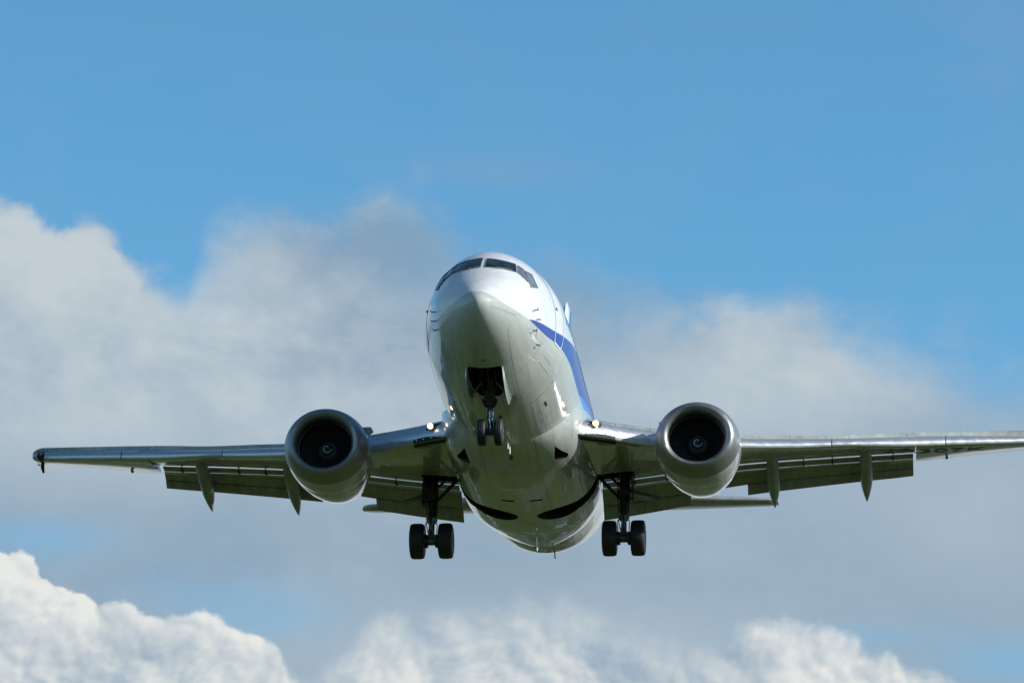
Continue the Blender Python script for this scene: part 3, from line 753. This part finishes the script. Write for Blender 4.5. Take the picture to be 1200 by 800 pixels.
    cowl = nac('nacelle', [(9.845, 1.100, .095), (9.85, 1.116, .095), (10.1, 1.135, .08), (10.4, 1.14, .07), (10.7, 1.13, .06), (10.74, 1.122, .06), (10.78, 1.127, .06), (11.2, 1.09, .04), (11.7, 1.02, .02), (12.1, .94, .01), (12.5, .85, 0), (12.62, .82, 0), (12.62, .79, 0), (12.3, .80, 0), (11.8, .80, 0)], NACP, eng)
    nac('intake_duct', [(9.498, .728, .08), (9.7, .745, .05), (9.95, .762, .02), (10.25, .765, 0), (10.4, .765, 0), (10.6, .76, 0)], INTAKE, eng)
    # thin bright splice ring inside the duct
    bm = bmesh.new(); add_loft(bm, [nring(9.78, .742, .04), nring(9.78, .728, .04), nring(9.81, .728, .04), nring(9.81, .743, .04)], cap0=False, cap1=False); bm_obj('duct_splice_ring', bm, LIP, eng)
    ex = nac('core_cowl', [(11.8, .60, 0), (12.4, .62, 0), (12.9, .55, 0), (13.5, .42, 0), (13.9, .33, 0), (13.9, .30, 0), (13.5, .30, 0)], METAL, eng)
    bm = bmesh.new(); add_lathe(bm, [(13.3, .22), (13.8, .17), (14.2, .06), (14.3, .01)], (0, s * EY, EZ), 'X', 24); bm_obj('exhaust_plug', bm, STEEL, eng)
    # fan: 38 blades on a disc
    bm = bmesh.new()
    add_lathe(bm, [(10.62, .76), (10.62, .02)], (0, s * EY, EZ), 'X', 48)
    for k in range(38):
        a = 2*math.pi*k/38; rings = []
        for r_, tw, w in ((.24, .35, .10), (.40, .6, .115), (.58, .85, .125), (.755, 1.05, .13)):
            c_, s_ = math.cos(a), math.sin(a)
            rad = Vector((0, s_, c_)); tan = Vector((0, c_, -s_)); ax_ = Vector((1, 0, 0))
            d = ax_ * math.cos(tw) + tan * math.sin(tw); n_ = ax_ * -math.sin(tw) + tan * math.cos(tw)
            cc = Vector((10.34, s * EY, EZ)) + rad * r_
            rings.append([cc - d * w * .5, cc + n_ * .009, cc + d * w * .5, cc - n_ * .009])
        add_loft(bm, rings)
    bm_obj('fan', bm, FANM, eng, angle=30)
    bm = bmesh.new(); add_lathe(bm, [(9.82, .005), (9.84, .05), (9.91, .12), (10.02, .19), (10.17, .245), (10.32, .265), (10.42, .265)], (0, s * EY, EZ), 'X', 40)
    spn = bm_obj('spinner', bm, SPIN, eng)
    # white comma painted on the spinner, so that its turning can be seen
    def spin_r(r_): return float(np.interp(r_, [.005, .05, .12, .19, .245], [9.82, 9.84, 9.91, 10.02, 10.17]))
    bm = bmesh.new(); last = None
    for k in range(29):
        t = k / 28; a = R(-60 + 330 * t) ; r_ = .050 + .078 * t; w = .015 + .009 * math.sin(math.pi * t)
        row = []
        for q in (-1, 1):
            rr_ = r_ + q * w; row.append(bm.verts.new((spin_r(rr_) - .005, s * EY + rr_ * math.sin(a), EZ + rr_ * math.cos(a))))
        if last: bm.faces.new([last[0], last[1], row[1], row[0]])
        last = row
    bmesh.ops.solidify(bm, geom=bm.faces[:], thickness=.003)
    bm_obj('spinner_swirl', bm, WHITEP, spn)
    # strake on the inboard shoulder
    bm = bmesh.new()
    a0 = R(-52); ry, rz = -s * math.sin(-a0), math.cos(a0)
    def npt(x, r_, th=0): return Vector((x, s * EY + (-s) * r_ * math.sin(R(52)), EZ + r_ * math.cos(R(52)) * .96 + th))
    add_loft(bm, [[npt(10.25, 1.10, .01), npt(10.25, 1.12, .01), npt(10.25, 1.12, -.01), npt(10.25, 1.10, -.01)],
                  [npt(10.75, 1.07, .02), npt(10.75, 1.36, .012), npt(10.75, 1.36, -.012), npt(10.75, 1.07, -.02)],
                  [npt(11.25, 1.02, .02), npt(11.25, 1.38, .012), npt(11.25, 1.38, -.012), npt(11.25, 1.02, -.02)]])
    bm_obj('nacelle_strake', bm, NACP, eng, angle=20)
    # pylon
    bm = bmesh.new()
    def pyl(x, w, z0, z1): return [(x, s * EY - w, z0), (x, s * EY - w, z1), (x, s * EY, z1 + w * .5), (x, s * EY + w, z1), (x, s * EY + w, z0)]
    add_loft(bm, [pyl(10.3, .02, -.75, -.62), pyl(11.0, .14, -.85, -.50), pyl(12.0, .20, -1.1, -.48), pyl(13.0, .22, -1.25, -.6), pyl(14.5, .18, -1.15, -.7), pyl(15.8, .03, -.98, -.8)])
    bm_obj('pylon', bm, NACP, eng)

# registration under the port wing
cu = bpy.data.curves.new('registration_letters', 'FONT'); cu.body = 'JA307K'; cu.size = .78; cu.extrude = .004; cu.offset = .012; cu.align_x = 'LEFT'; cu.space_character = 1.10
to = bpy.data.objects.new('tmp', cu); C.objects.link(to); bpy.context.view_layer.update()
me = bpy.data.meshes.new_from_object(to.evaluated_get(bpy.context.evaluated_depsgraph_get())); kill(to)
wings = [o for o in air.children if o.name.startswith('wing')]
wp = [o for o in wings if sum(v.co.y for v in o.data.vertices) < 0][0]
bmw = bmesh.new(); bmw.from_mesh(wp.data); BW = BVHTree.FromBMesh(bmw)
bmt = bmesh.new(); bmt.from_mesh(me); bmesh.ops.subdivide_edges(bmt, edges=[e for e in bmt.edges if e.calc_length() > .12], cuts=2)
w_ = max(v.co.x for v in bmt.verts)
for v in bmt.verts:
    a, b, cz = v.co.x / w_ * 2.75, v.co.y, v.co.z
    yy = -(9.95 + a); xx = LEx(-yy) + 1.12 - b
    loc, nor, _, _ = BW.ray_cast(Vector((xx, yy, -3)), Vector((0, 0, 1)))
    zz = loc.z if loc else z_lb(-yy)
    v.co = Vector((xx, yy, zz - .006 - (.004 if cz > 0 else 0)))
bm_obj('registration_letters', bmt, BLACK, wp, smooth=False)

# ------------------------------------------------------------------ tail
def foil(c0, x, t):
    return [(x + c0 * a, t * c0 * b) for a, b in ((0, 0), (.01, .16), (.05, .34), (.15, .52), (.3, .6), (.5, .52), (.75, .28), (1, .02), (1, -.02), (.75, -.28), (.5, -.52), (.3, -.6), (.15, -.52), (.05, -.34), (.01, -.16))]
bm = bmesh.new(); rings = []
for z, x, c0 in ((1.4, 22.9, 6.4), (2.0, 23.6, 5.9), (2.6, 24.6, 5.0), (4.5, 25.95, 3.9), (6.5, 27.3, 2.75), (7.75, 28.2, 2.05), (7.98, 28.45, 1.7), (8.08, 28.75, 1.2)):
    rings.append([(a, b * (1 if z < 7.8 else .6), z) for a, b in foil(c0, x, .1)])
add_loft(bm, rings); fin = bm_obj('vertical_fin', bm, FINP, air)
for s in (1, -1):
    bm = bmesh.new(); rings = []
    for y, x, c0 in ((.3, 25.9, 3.6), (1.0, 26.35, 3.35), (3.5, 27.95, 2.35), (6.2, 29.65, 1.35), (6.42, 29.85, 1.1), (6.5, 30.1, .7)):
        z = 1.10 + .122 * y
        rings.append([(a, s * y, z + b + (a - x) * .09) for a, b in foil(c0, x, .11)])
    add_loft(bm, rings)
    for f_ in bm.faces:
        c = f_.calc_center_median(); 
        if c.x < np.interp(abs(c.y), [.3, 1, 3.5, 6.2, 6.5], [25.9, 26.35, 27.95, 29.65, 30.1]) + .12: f_.material_index = 1
    bm_obj('horizontal_stabilizer', bm, [FLAPP, METAL], air)

# ------------------------------------------------------------------ undercarriage
def tyre_prof(r_, w, rim):
    P = [(-.5, rim), (-.52, (rim + r_) / 2), (-.47, r_ * .93), (-.36, r_ * .985), (-.15, r_), (.15, r_), (.36, r_ * .985), (.47, r_ * .93), (.52, (rim + r_) / 2), (.5, rim)]
    return [(a * w, b) for a, b in P]
def wheel(parent, x, y, z, r_, w, rim, out):
    bm = bmesh.new(); add_lathe(bm, tyre_prof(r_, w, rim), (x, y, z), 'Y', 56); t = bm_obj('tyre', bm, RUBBER, parent, angle=50)
    bm = bmesh.new(); add_lathe(bm, [(-.42 * w, .02), (-.42 * w, rim * .45), (-.30 * w, rim * .55), (-.32 * w, rim * .85), (-.505 * w, rim * .98), (-.505 * w, rim * 1.03), (.505 * w, rim * 1.03), (.505 * w, rim * .98), (.32 * w, rim * .85), (.30 * w, rim * .55), (.44 * w, rim * .45), (.44 * w, .02)], (x, y, z), 'Y', 40)
    bm_obj('wheel_rim', bm, GEARW, parent)
# nose gear
ng = empty('nose_gear', air)
NZ = -2.91; NX = 4.0
for s in (1, -1): wheel(ng, NX, s * .213, NZ, .345, .205, .175, s)
bm = bmesh.new(); add_tube(bm, [(NX, -.30, NZ), (NX, .30, NZ)], .045, 12); add_tube(bm, [(NX, -.10, NZ), (NX, .10, NZ)], .085, 16); add_box(bm, (NX - .02, 0, NZ + .04), (.16, .20, .16), bevel=.03); bm_obj('axle', bm, DARKST, ng)
bm = bmesh.new(); add_tube(bm, [(3.99, 0, NZ), (3.965, 0, NZ + .55)], .058, 18); bm_obj('oleo_piston', bm, CHROME, ng)
bm = bmesh.new(); add_tube(bm, [(3.97, 0, NZ + .42), (3.97, 0, NZ + .46), (3.96, 0, NZ + .50), (3.90, 0, -1.55)], [.07, .088, .085, .09], 18)
add_tube(bm, [(3.965, 0, NZ + .60), (3.965, 0, NZ + .66)], .115, 18); add_tube(bm, [(3.93, 0, NZ + .85), (3.93, 0, NZ + .92)], .12, 18); bm_obj('strut', bm, GEARW, ng)
bm = bmesh.new(); add_lathe(bm, [(0, .03), (.0, .085), (.05, .095), (.11, .06)], (3.80, -.005, NZ + .415), 'X', 20); bm_obj('taxi_light', bm, CHROME, ng)
bm = bmesh.new()
add_box(bm, (3.83, 0, -2.135), (.30, .38, .09), bevel=.02); add_box(bm, (3.80, 0, -2.22), (.20, .22, .10), bevel=.02); add_box(bm, (3.78, 0, -2.00), (.26, .24, .20), bevel=.02)
for s in (1, -1):
    add_tube(bm, [(3.80, s * .17, -2.13), (3.86, s * .09, -2.30)], .035, 8)
    add_tube(bm, [(3.80, s * .10, -2.02), (3.55, s * .20, -1.78), (3.2, s * .16, -1.5)], .028, 8)
    add_tube(bm, [(3.83, s * .03, NZ + .62), (3.68, s * .045, NZ + .40)], .022, 6)
    add_tube(bm, [(3.68, s * .045, NZ + .40), (3.92, s * .03, NZ + .12)], .022, 6)
add_tube(bm, [(3.80, 0, -2.0), (2.9, 0, -1.25)], .035, 10)
add_tube(bm, [(3.84, -.06, -2.2), (3.84, -.085, -2.6), (3.93, -.07, -2.8)], .012, 6)
bm_obj('drag_brace', bm, DARKST, ng)
for s in (1, -1):   # curved bay doors hanging at each side
    bm = bmesh.new(); rings = []
    for x in frange(2.24, 4.36, 14):
        t = (x - 2.24) / 2.12; e = .46 * math.sin(math.pi * min(1, .06 + .94 * t) ** .62) ** .75 if t < .999 else .03
        e = max(.03, .42 * (4 * t * (1 - t)) ** .5 + .02)
        yi = .455 if t > .1 else .43 + .25 * t
        zt_ = -math.sqrt(max(0, 1 - (yi / 1.35) ** 2)) * .0 + (F_ZC(x ** .5) - (F_ZC(x ** .5) - F_BOT(x ** .5)) * math.sqrt(1 - (yi / F_HW(x ** .5)) ** 2)) - .005
        rings.append([(x, s * (yi - .005), zt_), (x, s * (yi + .02), zt_ - e * .5), (x, s * (yi + .005), zt_ - e), (x, s * (yi + .022), zt_ - e), (x, s * (yi + .045), zt_ - e * .5), (x, s * (yi + .022), zt_)])
    add_loft(bm, rings); dr = bm_obj('nose_gear_door', bm, NACP, ng, angle=30)
    bm = bmesh.new()
    for q in range(7):
        x = 2.5 + q * .22; add_tube(bm, [(x, s * .44, -1.86 + q*.0), (x + .11, s * .452, -2.02), (x + .22, s * .44, -1.88)], .012, 6)
    add_tube(bm, [(3.5, s * .20, -1.75), (3.62, s * .43, -2.02)], .022, 8); bm_obj('door_linkage', bm, GEARW, dr)
# main gear
for s in (1, -1):
    mg = empty('main_gear', air); GX, GY, GZ = 15.07, 2.665, -2.955
    for q in (-1, 1): wheel(mg, GX, s * (GY + q * .395), GZ, .495, .385, .25, q)
    bm = bmesh.new(); add_tube(bm, [(GX, s * (GY - .40), GZ), (GX, s * (GY + .40), GZ)], .07, 14); add_tube(bm, [(GX, s * (GY - .13), GZ), (GX, s * (GY + .13), GZ)], .12, 16); bm_obj('axle', bm, STEEL, mg)
    for q in (-1, 1):
        bm = bmesh.new(); add_lathe(bm, [(-.05, .02), (-.05, .19), (.05, .19), (.05, .02)], (GX, s * GY + q * .19, GZ), 'Y', 24)
        for k in range(6):
            a = 2*math.pi*k/6; add_tube(bm, [(GX + .16*math.cos(a), s * GY + q * .10, GZ + .16*math.sin(a)), (GX + .16*math.cos(a), s * GY + q * .19, GZ + .16*math.sin(a))], .03, 8)
        add_tube(bm, [(GX - .12, s * GY + q * .08, GZ + .62), (GX - .2, s * GY + q * .17, GZ + .42), (GX - .16, s * GY + q * .15, GZ + .14)], .012, 6)
        add_tube(bm, [(GX - .10, s * GY + q * .06, GZ - .04), (GX - .12, s * GY + q * .13, GZ - .17), (GX - .1, s * GY + q * .19, GZ - .14)], .012, 6)
        bm_obj('brake', bm, DARKST, mg)
    bm = bmesh.new(); add_tube(bm, [(GX, s * GY, GZ), (GX + .02, s * GY, GZ + .60)], .075, 18); bm_obj('oleo_piston', bm, CHROME if False else STEEL, mg)
    bm = bmesh.new(); add_tube(bm, [(GX + .02, s * GY, GZ + .50), (GX + .02, s * GY, GZ + .56), (GX + .03, s * GY, GZ + .60), (GX + .08, s * (GY - .0), GZ + 1.35), (GX + .14, s * (GY + .03), -.85)], [.11, .14, .125, .13, .16], 18)
    add_box(bm, (GX - .05, s * GY, GZ + .60), (.22, .30, .10), bevel=.02); add_box(bm, (GX - .02, s * GY, GZ + 1.28), (.30, .30, .22), bevel=.04)
    bm_obj('strut', bm, DARKST, mg)
    bm = bmesh.new()    # torque links ahead of the piston
    for q in (-1, 1):
        add_tube(bm, [(GX - .10, s * GY + q * .07, GZ + .62), (GX - .32, s * GY + q * .02, GZ + .36)], .03, 8)
        add_tube(bm, [(GX - .32, s * GY + q * .02, GZ + .36), (GX - .06, s * GY + q * .08, GZ + .10)], .03, 8)
    add_tube(bm, [(GX - .16, s * GY + .10, GZ + .70), (GX - .18, s * GY + .13, GZ + .42), (GX - .13, s * GY + .09, GZ + .2)], .014, 6)
    add_box(bm, (GX - .14, s * GY - .08, GZ + .56), (.12, .12, .12), bevel=.02); bm_obj('torque_link', bm, GEARW, mg)
    bm = bmesh.new()    # side brace up to the fuselage, reaction link, hoses
    add_tube(bm, [(GX + .06, s * (GY - .08), GZ + 1.10), (GX + .12, s * (GY - .55), GZ + 1.62), (GX + .15, s * 1.95, -1.12)], [.045, .05, .05], 10)
    add_tube(bm, [(GX + .1, s * (GY + .05), GZ + 1.35), (GX + .1, s * (GY - .5), -1.05)], .04, 8)
    add_tube(bm, [(GX - .10, s * (GY + .14), GZ + .7), (GX - .10, s * (GY + .16), GZ + 1.3), (GX, s * (GY + .14), -.95)], .022, 6)
    add_tube(bm, [(GX - .10, s * (GY - .14), GZ + .7), (GX - .12, s * (GY - .17), GZ + 1.2), (GX, s * (GY - .14), -.95)], .018, 6)
    add_tube(bm, [(GX + .1, s * (GY + .05), GZ + 1.42), (GX + .55, s * (GY + .45), GZ + 1.40), (GX + 1.1, s * (GY + .9), GZ + 1.45)], [.05, .045, .02], 8)
    bm_obj('side_brace', bm, DARKST, mg)
    bm = bmesh.new()    # outboard leg door, edge-on to the airflow
    add_box(bm, (GX + .10, s * (GY + .24), GZ + 1.50), (.62, .035, .95), Matrix.Rotation(s * R(3), 3, 'X'), bevel=.01)
    add_tube(bm, [(GX + .1, s * (GY + .24), GZ + 1.15), (GX + .06, s * (GY + .05), GZ + 1.15)], .03, 8)
    add_tube(bm, [(GX + .1, s * (GY + .24), GZ + 1.7), (GX + .06, s * (GY + .05), GZ + 1.7)], .03, 8); bm_obj('main_gear_door', bm, DARKST, mg)
